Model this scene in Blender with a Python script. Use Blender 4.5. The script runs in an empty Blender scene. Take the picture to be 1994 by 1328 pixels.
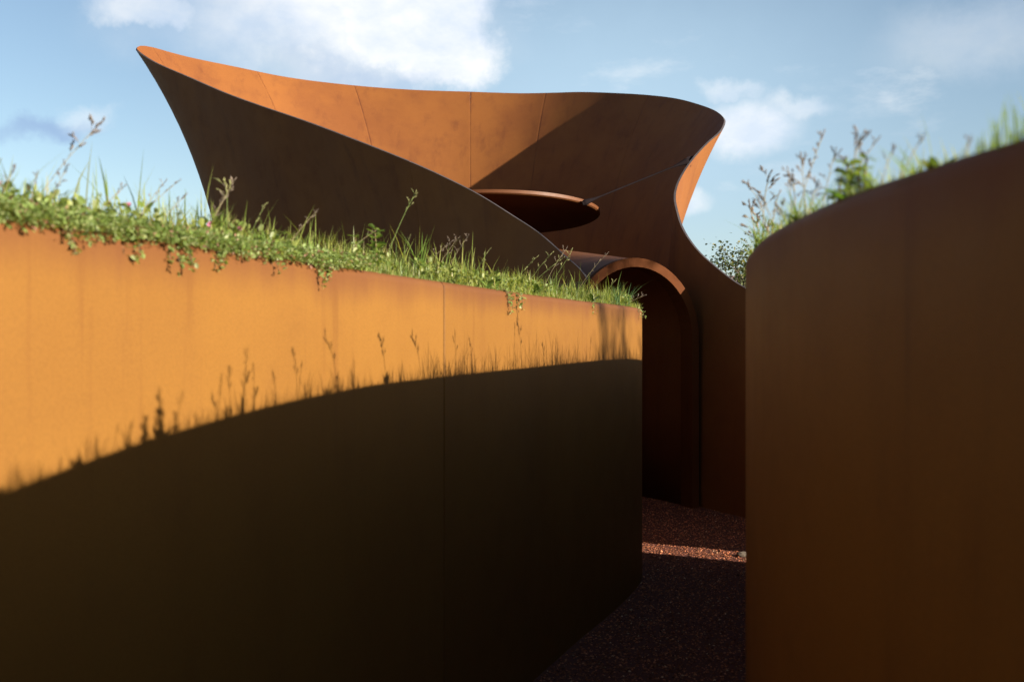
import bpy, bmesh, math, random
import numpy as np
from mathutils import Vector, Matrix
from mathutils.geometry import tessellate_polygon

random.seed(7); rng = np.random.default_rng(7)
F = 1939.0; CX = 997.0; CY = 664.0; EYE = 1.6
scene = bpy.context.scene
col = scene.collection
R = math.radians

# ------------------------------------------------------------------ camera
cam_d = bpy.data.cameras.new("camera"); cam = bpy.data.objects.new("camera", cam_d)
col.objects.link(cam); scene.camera = cam
cam.location = (0, 0, EYE); cam.rotation_euler = (R(90), 0, 0)
cam_d.lens = 35.0; cam_d.sensor_width = 36.0; cam_d.clip_end = 2000; cam_d.clip_start = 0.02
cam_d.dof.use_dof = True; cam_d.dof.focus_distance = 8.0; cam_d.dof.aperture_fstop = 4.0

# ------------------------------------------------------------------ light
SUN_EL = math.atan(0.302); LH = Vector((0.87, -0.415)).normalized()
SUN = Vector((LH.x*math.cos(SUN_EL), LH.y*math.cos(SUN_EL), math.sin(SUN_EL)))
sun_d = bpy.data.lights.new("sun", 'SUN'); sun = bpy.data.objects.new("sun", sun_d); col.objects.link(sun)
sun.rotation_euler = SUN.to_track_quat('Z', 'Y').to_euler()
sun_d.energy = 5.0; sun_d.angle = R(0.5); sun_d.color = (1.0, 0.90, 0.76)
scene.view_settings.view_transform = 'Standard'; scene.view_settings.look = 'None'
scene.view_settings.gamma = 1.0; scene.view_settings.use_curve_mapping = False
scene.view_settings.exposure = 1.72
scene.cycles.max_bounces = 8; scene.cycles.diffuse_bounces = 5

def pdir(px, py):
    return Vector(((px-CX)/F, 1.0, (CY-py)/F)).normalized()

W = bpy.data.worlds.new("World"); scene.world = W; W.use_nodes = True
nt = W.node_tree; nt.nodes.clear()
def N(t, **k):
    n = nt.nodes.new(t)
    for a, b in k.items():
        if a == 'inp':
            for i, v in b.items(): n.inputs[i].default_value = v
        else: setattr(n, a, b)
    return n
def L(a, b): nt.links.new(a, b)
def Mth(op, a, b=None, clamp=False):
    n = N('ShaderNodeMath', operation=op, use_clamp=clamp)
    for i, v in enumerate((a, b)):
        if v is None: continue
        if isinstance(v, (int, float)): n.inputs[i].default_value = v
        else: L(v, n.inputs[i])
    return n.outputs[0]
def VM(op, a, b=None):
    n = N('ShaderNodeVectorMath', operation=op)
    for i, v in enumerate((a, b)):
        if v is None: continue
        if isinstance(v, (tuple, Vector)): n.inputs[i].default_value = v
        else: L(v, n.inputs[i])
    return n.outputs['Value'] if op in ('LENGTH', 'DOT_PRODUCT') else n.outputs[0]
def smooth(x, a, b):
    n = N('ShaderNodeMapRange', interpolation_type='SMOOTHSTEP')
    L(x, n.inputs[0]); n.inputs[1].default_value = a; n.inputs[2].default_value = b
    return n.outputs[0]
sky = N('ShaderNodeTexSky', sky_type='NISHITA', sun_disc=False)
sky.sun_elevation = SUN_EL; sky.sun_rotation = math.atan2(LH.x, LH.y)
sky.altitude = 100; sky.air_density = 1.0; sky.dust_density = 0.8; sky.ozone_density = 1.5
SKY_S = 0.064
CLOUD_S = 0.345
tc = N('ShaderNodeTexCoord')
D = tc.outputs['Generated']
def noise(scale, detail=6, rough=0.55, vec=None):
    n = N('ShaderNodeTexNoise'); n.inputs['Scale'].default_value = scale
    n.inputs['Detail'].default_value = detail; n.inputs['Roughness'].default_value = rough
    L(vec if vec else D, n.inputs['Vector']); return n
nz = noise(7, 8, 0.6)
wob = VM('SCALE', VM('SUBTRACT', nz.outputs['Color'], (0.5, 0.5, 0.5)))
nt.nodes[-1].inputs['Scale'].default_value = 0.10
nz2 = noise(38, 6, 0.6)
wob2 = VM('SCALE', VM('SUBTRACT', nz2.outputs['Color'], (0.5, 0.5, 0.5)))
nt.nodes[-1].inputs['Scale'].default_value = 0.022
Dw = VM('ADD', VM('ADD', D, wob), wob2)
Dw2 = VM('ADD', D, wob2)
nz3 = noise(16, 8, 0.65)
wob3 = VM('SCALE', VM('SUBTRACT', nz3.outputs['Color'], (0.5, 0.5, 0.5)))
nt.nodes[-1].inputs['Scale'].default_value = 0.055
Dw3 = VM('ADD', Dw2, wob3)
def blob(px, py, rx, ry, a, b, vec=None):
    """soft cloud puff round a direction; rx, ry half sizes"""
    c = pdir(px, py)
    v = VM('MULTIPLY', VM('SUBTRACT', vec or Dw, c), (1.0/(rx/F), 1.0/(rx/F), 1.0/(ry/F)))
    return smooth(VM('LENGTH', v), b, a)
def mx(*s):
    r = s[0]
    for q in s[1:]: r = Mth('MAXIMUM', r, q)
    return r
def sc(x, k): return Mth('MULTIPLY', x, k)
streak = noise(5.0, 8, 0.62, VM('MULTIPLY', D, (1, 1, 2.6)))
field = smooth(streak.outputs[0], 0.56, 0.74)           # thin clouds all round the sky
mask = mx(sc(blob(790, -10, 182, 172, .72, 1.08, Dw3), .97),
          sc(blob(885, 100, 100, 72, .6, 1.2, Dw3), .95),
          sc(blob(630, 45, 300, 135, .1, 1.3), .9),
          sc(blob(300, 20, 95, 42, .5, 1.3), .6),
          sc(blob(450, 60, 220, 90, .1, 1.3), .35),
          sc(blob(1455, 250, 95, 55, .45, 1.25, Dw2), .85),
          sc(blob(1540, 208, 85, 28, .2, 1.35), .55),
          sc(blob(1435, 195, 50, 24, .2, 1.35), .5),
          sc(blob(1335, 395, 45, 25, .4, 1.3, Dw2), .6),
          sc(blob(170, 225, 45, 26, .3, 1.4), .4),
          sc(blob(1920, 60, 150, 60, .2, 1.5), .28),
          sc(blob(1230, 240, 520, 330, .1, 1.5, Dw2), 0.0),
          sc(field, .35))
grey = mx(sc(blob(90, 238, 95, 26, .2, 1.3), .75), sc(blob(700, 150, 170, 34, .1, 1.3), .35))
bg1 = N('ShaderNodeBackground'); bg1.inputs[1].default_value = SKY_S
tint = N('ShaderNodeMix', data_type='RGBA', blend_type='MULTIPLY'); tint.inputs[0].default_value = 1.0
L(sky.outputs[0], tint.inputs[6]); tint.inputs[7].default_value = (.86, .835, .80, 1)
L(tint.outputs[2], bg1.inputs[0])
bg2 = N('ShaderNodeBackground'); cn = noise(9, 8, .6, VM('MULTIPLY', D, (1, 1, 1.8))); crp = N('ShaderNodeValToRGB'); L(cn.outputs[0], crp.inputs[0]); crp.color_ramp.elements[0].position = .36; crp.color_ramp.elements[1].position = .62; crp.color_ramp.elements[0].color = (.70, .78, .90, 1); crp.color_ramp.elements[1].color = (1.0, .99, .97, 1); L(crp.outputs[0], bg2.inputs[0]); bg2.inputs[1].default_value = CLOUD_S
bg3 = N('ShaderNodeBackground'); bg3.inputs[0].default_value = (0.44, 0.64, 1.0, 1); bg3.inputs[1].default_value = CLOUD_S*0.66
veil = sc(blob(1180, 260, 560, 330, .0, 1.6, Dw2), .72)
bg4 = N('ShaderNodeBackground'); bg4.inputs[0].default_value = (0.60, 0.82, 1.0, 1); bg4.inputs[1].default_value = CLOUD_S*.86
m0 = N('ShaderNodeMixShader'); L(veil, m0.inputs[0]); L(bg1.outputs[0], m0.inputs[1]); L(bg4.outputs[0], m0.inputs[2])
m1 = N('ShaderNodeMixShader'); L(mask, m1.inputs[0]); L(m0.outputs[0], m1.inputs[1]); L(bg2.outputs[0], m1.inputs[2])
m2 = N('ShaderNodeMixShader'); L(grey, m2.inputs[0]); L(m1.outputs[0], m2.inputs[1]); L(bg3.outputs[0], m2.inputs[2])
wo = N('ShaderNodeOutputWorld'); L(m2.outputs[0], wo.inputs[0])

# ------------------------------------------------------------------ materials
def newmat(name):
    global nt
    m = bpy.data.materials.new(name); m.use_nodes = True; nt = m.node_tree; nt.nodes.clear(); return m
def ramp(x, stops):
    n = N('ShaderNodeValToRGB'); e = n.color_ramp.elements
    while len(e) < len(stops): e.new(0.5)
    for q, (p, c) in zip(e, stops): q.position = p; q.color = (*c, 1)
    L(x, n.inputs[0]); return n.outputs[0]
def mixc(f, a, b, mode='MIX'):
    n = N('ShaderNodeMix', data_type='RGBA', blend_type=mode)
    for i, v in ((0, f), (6, a), (7, b)):
        if isinstance(v, (int, float)): n.inputs[i].default_value = v
        elif isinstance(v, tuple): n.inputs[i].default_value = (*v, 1)
        else: L(v, n.inputs[i])
    return n.outputs[2]
def corten(name, c1, c2, c3, rough=0.62, spec=0.35, top=None, band=(0, 0, 0), seams=True, streak_k=0.5):
    """weathering steel. c1 main colour, c2 lighter patches, c3 dark stains"""
    m = newmat(name)
    t = N('ShaderNodeTexCoord').outputs['Object']
    def nz_(scale, sv, det=6, rg=.6):
        mp = N('ShaderNodeMapping'); mp.inputs['Scale'].default_value = sv; L(t, mp.inputs[0])
        n = N('ShaderNodeTexNoise'); n.inputs['Scale'].default_value = scale; n.inputs['Detail'].default_value = det
        n.inputs['Roughness'].default_value = rg; L(mp.outputs[0], n.inputs[0]); return n.outputs[0]
    big = nz_(0.9, (1, 1, 1), 4); mid = nz_(5, (1, 1, 1), 8, .65); fine = nz_(160, (1, 1, 1), 3, .6)
    st = nz_(5.0, (1, 1, .10), 8, .62)
    c = mixc(smooth(big, .35, .65), c1, c2)
    c = mixc(sc(smooth(mid, .48, .8), .22), c, c3)
    c = mixc(sc(smooth(st, .50, .78), streak_k), c, c3)
    c = mixc(sc(smooth(fine, .35, .7), .22), c, tuple(v*.55 for v in c1))
    oi = N('ShaderNodeObjectInfo')
    if top is not None:            # weathered band just under the top edge
        sp = N('ShaderNodeSeparateXYZ'); L(t, sp.inputs[0])
        h = Mth('ADD', sp.outputs[2], sc(Mth('SUBTRACT', st, .5), .16))
        c = mixc(sc(smooth(h, top-.13, top), .75), c, band)
        dr = nz_(14, (1, 1, .035), 5, .7); fade = smooth(sp.outputs[2], top-.75, top-.05)
        c = mixc(sc(Mth('MULTIPLY', smooth(dr, .56, .70), fade), .38), c, c3)
        lt = nz_(9, (1, 1, .05), 5, .7)
        c = mixc(sc(smooth(lt, .55, .75), .16), c, tuple(v*1.45 for v in c2))
    if seams:                      # run-off stain beside the weld joints
        uv = N('ShaderNodeUVMap'); uv.uv_map = 'UVMap'
        su = N('ShaderNodeSeparateXYZ'); L(uv.outputs[0], su.inputs[0])
        near = smooth(Mth('ADD', su.outputs[0], sc(Mth('SUBTRACT', mid, .5), .05)), .034, .008)
        c = mixc(sc(Mth('MULTIPLY', near, smooth(st, .35, .62)), .6), c, c3)
        c = mixc(1.0, c, ramp(oi.outputs['Random'], [(0, (.90, .87, .84)), (1, (1.05, 1.04, 1.0))]), 'MULTIPLY')
    b = N('ShaderNodeBsdfPrincipled'); L(c, b.inputs['Base Color'])
    b.inputs['Specular IOR Level'].default_value = spec
    L(Mth('ADD', rough-.1, sc(mid, .2)), b.inputs['Roughness'])
    bp = N('ShaderNodeBump'); bp.inputs['Strength'].default_value = .12; bp.inputs['Distance'].default_value = .002
    L(fine, bp.inputs['Height']); L(bp.outputs[0], b.inputs['Normal'])
    o = N('ShaderNodeOutputMaterial'); L(b.outputs[0], o.inputs[0]); return m
M_WALL = corten('corten_wall', (0.1478, 0.0663, 0.0130), (0.1636, 0.0754, 0.0144), (0.0943, 0.0350, 0.0090), rough=.6, spec=.12,
                top=1.82, band=(0.0846, 0.0291, 0.0129), seams=True, streak_k=.22)
M_WALLR = corten('corten_wall_right', (0.1549, 0.0572, 0.0077), (0.1820, 0.0685, 0.0092), (0.0659, 0.0204, 0.0045), rough=.6, spec=.12,
                 top=1.82, band=(0.1012, 0.0243, 0.0073), seams=False, streak_k=.55)
M_SHELL = corten('corten_shell', (0.1435, 0.0484, 0.0117), (0.1784, 0.0642, 0.0139), (0.0740, 0.0205, 0.0082), rough=.7, spec=.2)
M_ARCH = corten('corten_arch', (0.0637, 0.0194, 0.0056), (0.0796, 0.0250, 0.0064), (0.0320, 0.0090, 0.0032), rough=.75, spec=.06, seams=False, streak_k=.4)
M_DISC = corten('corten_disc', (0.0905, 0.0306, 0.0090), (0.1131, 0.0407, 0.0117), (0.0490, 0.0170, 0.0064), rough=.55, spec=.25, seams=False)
def plain(name, c, rough=.6, metal=0, spec=.4, var=None, scale=8):
    m = newmat(name); b = N('ShaderNodeBsdfPrincipled')
    b.inputs['Roughness'].default_value = rough; b.inputs['Metallic'].default_value = metal
    b.inputs['Specular IOR Level'].default_value = spec
    t = N('ShaderNodeTexCoord').outputs['Object']
    n = N('ShaderNodeTexNoise'); n.inputs['Scale'].default_value = scale; n.inputs['Detail'].default_value = 6; L(t, n.inputs[0])
    L(mixc(smooth(n.outputs[0], .3, .7), c, var or tuple(v*.75 for v in c)), b.inputs['Base Color'])
    o = N('ShaderNodeOutputMaterial'); L(b.outputs[0], o.inputs[0]); return m
M_ROD = plain('dark_steel', (.010, .007, .008), .9, .0, .05)
M_CUT = plain('cut_edge', (0.0520, 0.0442, 0.0468), .7, .0, .2)
M_SOIL = plain('soil', (.06, .045, .025), .95, 0, .1, (.035, .04, .015), 25)
M_FIELD = plain('field_ground', (.10, .06, .035), .95, 0, .1, (.06, .07, .025), .4)
M_GRAVEL = plain('gravel_bed', (0.1170, 0.0408, 0.0260), .95, 0, .15, (0.0910, 0.0360, 0.0280), 90)
M_STONE = plain('pale_stone', (.12, .095, .07), .85, 0, .2, (.08, .065, .05), 60)
M_PLASTER = plain('white_plaster', (.80, .78, .76), .9, 0, .2, (.74, .72, .70), 2)
M_ROOF = plain('clay_roof', (.22, .16, .15), .9, 0, .2, None, 3)
M_PANE = plain('window_glass', (.05, .06, .08), .15, 0, .6, None, 3)
M_BARK = plain('bark', (.06, .045, .035), .9, 0, .1, (.1, .08, .065), 30)
def leafmat(name, trans=.45, gloss=.3, rough=.45):
    m = newmat(name)
    a = N('ShaderNodeAttribute'); a.attribute_name = 'tint'
    b = N('ShaderNodeBsdfPrincipled'); L(a.outputs['Color'], b.inputs['Base Color'])
    b.inputs['Roughness'].default_value = rough; b.inputs['Specular IOR Level'].default_value = gloss
    tr = N('ShaderNodeBsdfTranslucent'); L(mixc(1.0, a.outputs['Color'], (1.35, 1.25, .60), 'MULTIPLY'), tr.inputs[0])
    mx_ = N('ShaderNodeMixShader'); mx_.inputs[0].default_value = trans
    L(b.outputs[0], mx_.inputs[1]); L(tr.outputs[0], mx_.inputs[2])
    o = N('ShaderNodeOutputMaterial'); L(mx_.outputs[0], o.inputs[0]); return m
M_LEAF = leafmat('leaf'); M_SEED = leafmat('seed', .3, .1, .8)
def tintmat(name, rough=.8):
    m = newmat(name); a = N('ShaderNodeAttribute'); a.attribute_name = 'tint'
    b = N('ShaderNodeBsdfPrincipled'); L(a.outputs['Color'], b.inputs['Base Color'])
    b.inputs['Roughness'].default_value = rough; b.inputs['Specular IOR Level'].default_value = .12
    o = N('ShaderNodeOutputMaterial'); L(b.outputs[0], o.inputs[0]); return m
M_GSTONE = tintmat('gravel_stone', .75)

# ------------------------------------------------------------------ helpers
def tag(o, label=None, cat=None, group=None, kind=None):
    if label: o['label'] = label
    if cat: o['category'] = cat
    if group: o['group'] = group
    if kind: o['kind'] = kind
    return o
def empty(name, loc=(0, 0, 0)):
    o = bpy.data.objects.new(name, None); col.objects.link(o); o.location = loc; o.empty_display_size = .1; return o
def mk(name, V, Fc, mat, parent=None, smooth_=True, uv=None, tint=None, loc=None):
    me = bpy.data.meshes.new(name); me.from_pydata([tuple(v) for v in V], [], Fc)
    me.materials.append(mat)
    if smooth_: me.polygons.foreach_set('use_smooth', [True]*len(me.polygons))
    if uv is not None:
        l = me.uv_layers.new(name='UVMap'); vi = np.empty(len(me.loops), dtype=np.int32); me.loops.foreach_get('vertex_index', vi)
        l.data.foreach_set('uv', np.asarray(uv, dtype=np.float32)[vi].ravel())
    if tint is not None:
        a = me.color_attributes.new('tint', 'FLOAT_COLOR', 'POINT')
        t4 = np.ones((len(me.vertices), 4), dtype=np.float32); t4[:, :3] = np.asarray(tint); a.data.foreach_set('color', t4.ravel())
    me.update()
    o = bpy.data.objects.new(name, me); col.objects.link(o)
    if parent: o.parent = parent
    if loc is not None: o.location = loc
    return o
def catmull(P, n):
    """resample control points (any dim) at n even steps of chord length"""
    P = np.asarray(P, float); t = np.concatenate([[0], np.cumsum(np.maximum(np.linalg.norm(np.diff(P, axis=0), axis=1), 1e-6)**.5)])
    m = np.zeros_like(P)
    for i in range(len(P)):
        if i == 0: m[i] = (P[1]-P[0])/(t[1]-t[0])
        elif i == len(P)-1: m[i] = (P[-1]-P[-2])/(t[-1]-t[-2])
        else:
            a = (P[i]-P[i-1])/(t[i]-t[i-1]); b = (P[i+1]-P[i])/(t[i+1]-t[i]); w = (t[i+1]-t[i])/(t[i+1]-t[i-1])
            m[i] = a*w+b*(1-w)
    def ev(x):
        x = np.clip(x, t[0], t[-1]); i = np.clip(np.searchsorted(t, x, 'right')-1, 0, len(t)-2)
        h = (t[i+1]-t[i]); s = ((x-t[i])/h)[:, None]; h = h[:, None]
        return (2*s**3-3*s**2+1)*P[i]+(s**3-2*s**2+s)*h*m[i]+(-2*s**3+3*s**2)*P[i+1]+(s**3-s**2)*h*m[i+1]
    fx = np.linspace(t[0], t[-1], n*12); Q = ev(fx)
    L_ = np.concatenate([[0], np.cumsum(np.linalg.norm(np.diff(Q[:, :3], axis=0), axis=1))])
    xs = np.interp(np.linspace(0, L_[-1], n), L_, fx)
    return ev(xs), np.linspace(0, L_[-1], n), np.interp(t, fx, L_)
def grid_faces(nu, nv, close_v=False):
    f = []
    for i in range(nu-1):
        for j in range(nv if close_v else nv-1):
            j2 = (j+1) % nv; f.append((i*nv+j, (i+1)*nv+j, (i+1)*nv+j2, i*nv+j2))
    return f

# ------------------------------------------------------------------ site lines (metres, camera foot at the origin)
WT = 1.82        # top of the two planted walls
LW = [(-2.9, -4.1), (-1.495, 0.0), (-1.155, 1.0), (-.815, 2.0), (-.475, 3.0), (-.22, 3.75), (.02, 4.45), (.115, 4.73), (.225, 5.0),
      (.37, 5.36), (.56, 5.8), (.725, 6.22), (.85, 6.60), (.893, 6.84), (.885, 7.08), (.82, 7.4), (.66, 8.1), (.50, 8.80)]
RW = [(1.5, -3.2), (1.15, -1.2), (.9, -.3), (.7, .4), (.585, .83), (.54, 1.06), (.51, 1.27), (.491, 1.52), (.497, 1.80), (.52, 2.08), (.565, 2.36),
      (.615, 2.62), (.755, 3.1), (.99, 3.85), (1.26, 4.65), (1.59, 5.5), (1.90, 6.2), (2.08, 6.62), (2.22, 6.84), (2.40, 6.86), (2.62, 6.70), (3.4, 6.05), (6.5, 3.3), (12, -1.5)]

def wall_plates(parent, pts, cuts, side, mat, zt=WT, label=None):
    """folded steel plates along a plan line; side=+1: seen face on the right of travel"""
    Q, s, _ = catmull([(x, y, 0) for x, y in pts], 420)
    T = np.gradient(Q[:, :2], axis=0); T /= np.linalg.norm(T, axis=1)[:, None]
    Nn = np.stack([T[:, 1], -T[:, 0]], 1)*side
    prof = [(0, -.15, 0), (0, .3, 0), (0, 1.0, 0), (0, zt-.03, 0)]
    for k in range(1, 6):
        a = k/5*math.pi/2; prof.append((-.026*(1-math.cos(a)), zt-.026*(1-math.sin(a)), 0))
    prof += [(-.05, zt-.001, 0), (-.05, zt-.012, 0), (-.014, zt-.03, 0), (-.014, -.15, 0)]
    cuts = [s[0]]+[c for c in cuts]+[s[-1]]
    for a, b in zip(cuts[:-1], cuts[1:]):
        g = .0042; uvs = []
        ss = [a+g, a+g+.003]+list(np.arange(a+.05, b-.03, .06))+[b-g-.003, b-g]
        V = []
        for k, q in enumerate(ss):
            x = np.interp(q, s, Q[:, 0]); y = np.interp(q, s, Q[:, 1]); n = np.array([np.interp(q, s, Nn[:, 0]), np.interp(q, s, Nn[:, 1])]); n /= np.linalg.norm(n)
            ins = .003 if k in (0, len(ss)-1) else 0
            for (o, z, _) in prof:
                oo = o-ins if o > -.01 else o
                V.append((x+n[0]*oo, y+n[1]*oo, z)); uvs.append((min(q-a, b-q)*1.8+.006, z))
        nv = len(prof); f = grid_faces(len(ss), nv, True)
        if side > 0: f = [tuple(reversed(q)) for q in f]
        f.append(tuple(range(nv))); f.append(tuple(range((len(ss)-1)*nv, len(ss)*nv))[::-1])
        o = mk('plate', V, f, mat, parent, uv=uvs)
        me = o.data; bm = bmesh.new(); bm.from_mesh(me); bmesh.ops.recalc_face_normals(bm, faces=bm.faces)
        for e in bm.edges:
            if len(e.link_faces) == 2 and e.calc_face_angle() > .6: e.smooth = False
        bm.to_mesh(me); bm.free()
    return Q, s, Nn
def arc_at(pts, y):
    Q, s, _ = catmull([(a, b, 0) for a, b in pts], 420)
    i = np.argmin(np.abs(Q[:, 1]-y)+(s > s[np.argmax(Q[:, 1])])*0); return s[i]

wl = empty('retaining_wall', (-.5, 3.0, 0)); wl.location = (0, 0, 0)
tag(wl, 'long sunlit rust steel retaining wall on the left, topped with grass, split by one upright joint', 'wall')
sj = arc_at(LW, 3.66)
LQ, Ls, LN = wall_plates(wl, LW, [sj-3.35, sj, sj+3.75], +1, M_WALL)
wr = empty('retaining_wall'); tag(wr, 'dark shaded rust steel retaining wall with a rounded corner filling the right edge', 'wall')
RQ, Rs, RN = wall_plates(wr, RW, [arc_at(RW, -.9), arc_at(RW, 3.15)], -1, M_WALLR)

# ------------------------------------------------------------------ steel pavilion: trumpet-like shell
def P3(px, py, d): return ((px-CX)/F*d, d, EYE+(CY-py)/F*d)
# rim: (px, py, depth) and foot (x, y)
CT = [
 (1168, 620, 8.78, .52, 8.80), (1143, 541, 8.98, .665, 9.00), (1098, 496, 9.22, .47, 9.25), (1049, 453, 9.5, .25, 9.56), (999, 420, 9.75, .04, 9.85), (933, 379, 10.05, -.26, 10.22),
 (866, 345, 10.4, -.55, 10.65), (799, 315, 10.75, -.88, 11.08), (670, 264, 11.5, -1.60, 12.0), (592, 235, 12.05, -2.10, 12.55), (501, 204, 12.7, -2.68, 13.05),
 (441, 182, 13.2, -3.05, 13.35), (369, 151, 13.85, -3.45, 13.68), (299, 120, 14.5, -3.80, 14.0), (270, 101, 14.85, -3.95, 14.22), (265, 95, 14.98, -3.98, 14.34), (274, 90.5, 15.15, -3.97, 14.45), (296, 93.5, 15.35, -3.90, 14.60), (330, 103, 15.6, -3.75, 14.75),
 (369, 113, 15.8, -3.55, 14.9), (456, 131, 16.2, -3.1, 15.1), (561, 152, 16.6, -2.5, 15.35), (682, 167, 16.9, -1.85, 15.5), (799, 176, 17.0, -1.25, 15.6), (916, 180, 17.0, -.65, 15.6),
 (1015, 183, 16.85, -.12, 15.45), (1075, 182, 16.65, .2, 15.3), (1131, 180.5, 16.35, .5, 15.12), (1198, 182.5, 15.9, .85, 14.85), (1264, 186.5, 15.35, 1.15, 14.5), (1317, 193, 14.75, 1.38, 14.1),
 (1363, 205, 14.1, 1.55, 13.6), (1396, 218, 13.4, 1.66, 13.1), (1410, 231, 12.9, 1.70, 12.7), (1411, 240, 12.6, 1.71, 12.45), (1403, 256, 12.25, 1.71, 12.2), (1377, 279, 11.9, 1.70, 11.9),
 (1347, 312, 11.45, 1.68, 11.45), (1327, 342, 11.1, 1.67, 11.1), (1317, 365, 10.85, 1.665, 10.85), (1314, 385, 10.65, 1.66, 10.65), (1319, 412, 10.4, 1.67, 10.4), (1330, 445, 10.15, 1.69, 10.15),
 (1357, 485, 9.82, 1.75, 9.82), (1396, 521, 9.45, 1.90, 9.45), (1449, 559, 9.04, 2.105, 9.04), (1530, 592, 8.55, 2.36, 8.55), (1640, 612, 8.0, 2.66, 8.0), (1740, 612, 7.5, 2.88, 7.42), (1871, 607, 6.92, 3.12, 6.92)]
ctrl = [(*P3(a, b, c), x, y) for a, b, c, x, y in CT]
SQ, Ss, St = catmull(ctrl, 900)
NVv = 26
def shell_pt(row, v):
    """v: 1 at the rim, 0 at the foot"""
    X, Y, Z, fx, fy = row; z = -.1+(Z+.1)*v
    h = z/5.9; w = v**2.7
    return Vector((fx+(X-fx)*w, fy+(Y-fy)*w, z))
pav = empty('steel_pavilion')
tag(pav, 'flared funnel-shaped rust steel pavilion with a pointed left tip and a round arched entrance', 'pavilion')
seam_px = [(799, 315), (296, 93.5), (500, 141), (690, 168), (916, 180), (1062, 182.2), (1264, 186.5), (1319, 412)]
# find arc positions of the weld joints along the rim
rim = SQ[:, :3]; rpx = CX+rim[:, 0]/rim[:, 1]*F; rpy = CY-(rim[:, 2]-EYE)/rim[:, 1]*F
cuts = sorted(Ss[np.argmin((rpx-a)**2+(rpy-b)**2)] for a, b in seam_px)
cuts = [Ss[0]]+cuts+[Ss[-1]]
TH = .022
def row_at(q): return np.array([np.interp(q, Ss, SQ[:, k]) for k in range(5)])
def shell_frame(q, v):
    p = shell_pt(row_at(q), v)
    e = .02; a = shell_pt(row_at(min(q+e, Ss[-1])), v)-shell_pt(row_at(max(q-e, 0)), v)
    b = shell_pt(row_at(q), min(v+.01, 1))-shell_pt(row_at(q), max(v-.01, 0))
    n = a.cross(b); n.normalize(); return p, n     # points to the right of travel = inside
for a, b in zip(cuts[:-1], cuts[1:]):
    n = max(6, int((b-a)/.11)); ss = [a+.001, a+.006]+list(np.linspace(a+.03, b-.03, n))+[b-.006, b-.001]
    vs = [1-(1-k/(NVv-1))**1.0 for k in range(NVv)]
    V = []; uv = []
    for k, q in enumerate(ss):
        ins = .0008 if k in (0, len(ss)-1) else 0
        fr = [shell_frame(q, v) for v in vs]
        for side in (1, -1):
            for j in (range(NVv) if side > 0 else range(NVv-1, -1, -1)):
                p, nn = fr[j]; V.append(p+nn*side*(TH/2-ins)); uv.append((min(q-a, b-q) if False else q-a, vs[j]))
    nv = 2*NVv; f = grid_faces(len(ss), nv, True); f.append(tuple(range(nv))); f.append(tuple(range((len(ss)-1)*nv, len(ss)*nv))[::-1])
    o = mk('shell_plate', V, f, M_SHELL, pav, uv=uv)
    if b < Ss[int(np.argmin(rim[:, 0]))]+.5: o.data.uv_layers[0].data.foreach_set('uv', np.full(len(o.data.loops)*2, .5, np.float32))
    o.data.materials.append(M_CUT)
    for k_, pg in enumerate(o.data.polygons):
        if k_ < (len(ss)-1)*nv and k_ % nv == NVv-1: pg.material_index = 1
    bm = bmesh.new(); bm.from_mesh(o.data); bmesh.ops.recalc_face_normals(bm, faces=bm.faces)
    for e in bm.edges:
        if len(e.link_faces) == 2 and e.calc_face_angle() > .7: e.smooth = False
    bm.to_mesh(o.data); bm.free()

# arched entrance: ring and barrel
AC = np.array([1.14, 9.20]); AW = np.array([.866, .5]); AX = np.array([-.5, .866]); AR = .735; ZTOP = 2.365
def arch_prof(R_, zc, n=28):
    pts = [(R_, -.1), (R_, zc*.5)]
    for k in range(n+1):
        t = math.pi*k/n; pts.append((R_*math.cos(t), zc+R_*math.sin(t)))
    return pts+[(-R_, zc*.5), (-R_, -.1)]
def arch_pt(t, w, z): c = AC+AX*t+AW*w; return (c[0], c[1], z)
zc = ZTOP-AR
V = []; o1 = arch_prof(AR, zc); i1 = arch_prof(AR-.082, zc)
for (w, z), (wi, zi) in zip(o1, i1):
    V += [arch_pt(-.03, w, z), arch_pt(.0, w, z), arch_pt(.03, w-.0 if 0 else w, z), arch_pt(.14, wi, zi), arch_pt(.0, wi, zi), arch_pt(-.03, wi, zi)]
f = grid_faces(len(o1), 6, True)
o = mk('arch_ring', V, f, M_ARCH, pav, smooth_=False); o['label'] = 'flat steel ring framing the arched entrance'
V = []; nb = 14
for k in range(nb+1):
    t = .03+1.35*k/nb; rr = AR-.02*t; zt_ = ZTOP+.15*t-.004
    for th, q in ((0, 1), (-.02, -1)):
        p = arch_prof(rr-.006+th, zt_-rr+th*0)
        p = [(w, z+(th if z > 1.6 and False else 0)) for w, z in p]
        V += [arch_pt(t, w, z) for w, z in (p if q > 0 else p[::-1])]
nn = len(V)//(nb+1)
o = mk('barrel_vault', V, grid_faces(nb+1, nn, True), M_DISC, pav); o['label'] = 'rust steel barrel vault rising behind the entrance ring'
V = []; 
for k in range(9):
    t = .10+1.35*k/8.0+.0; w = AR-.12
    V += [arch_pt(t, w+.09, -.05), arch_pt(t, w+.09, 1.65), arch_pt(t, w+.075, 1.65), arch_pt(t, w+.075, -.05)]

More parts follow.
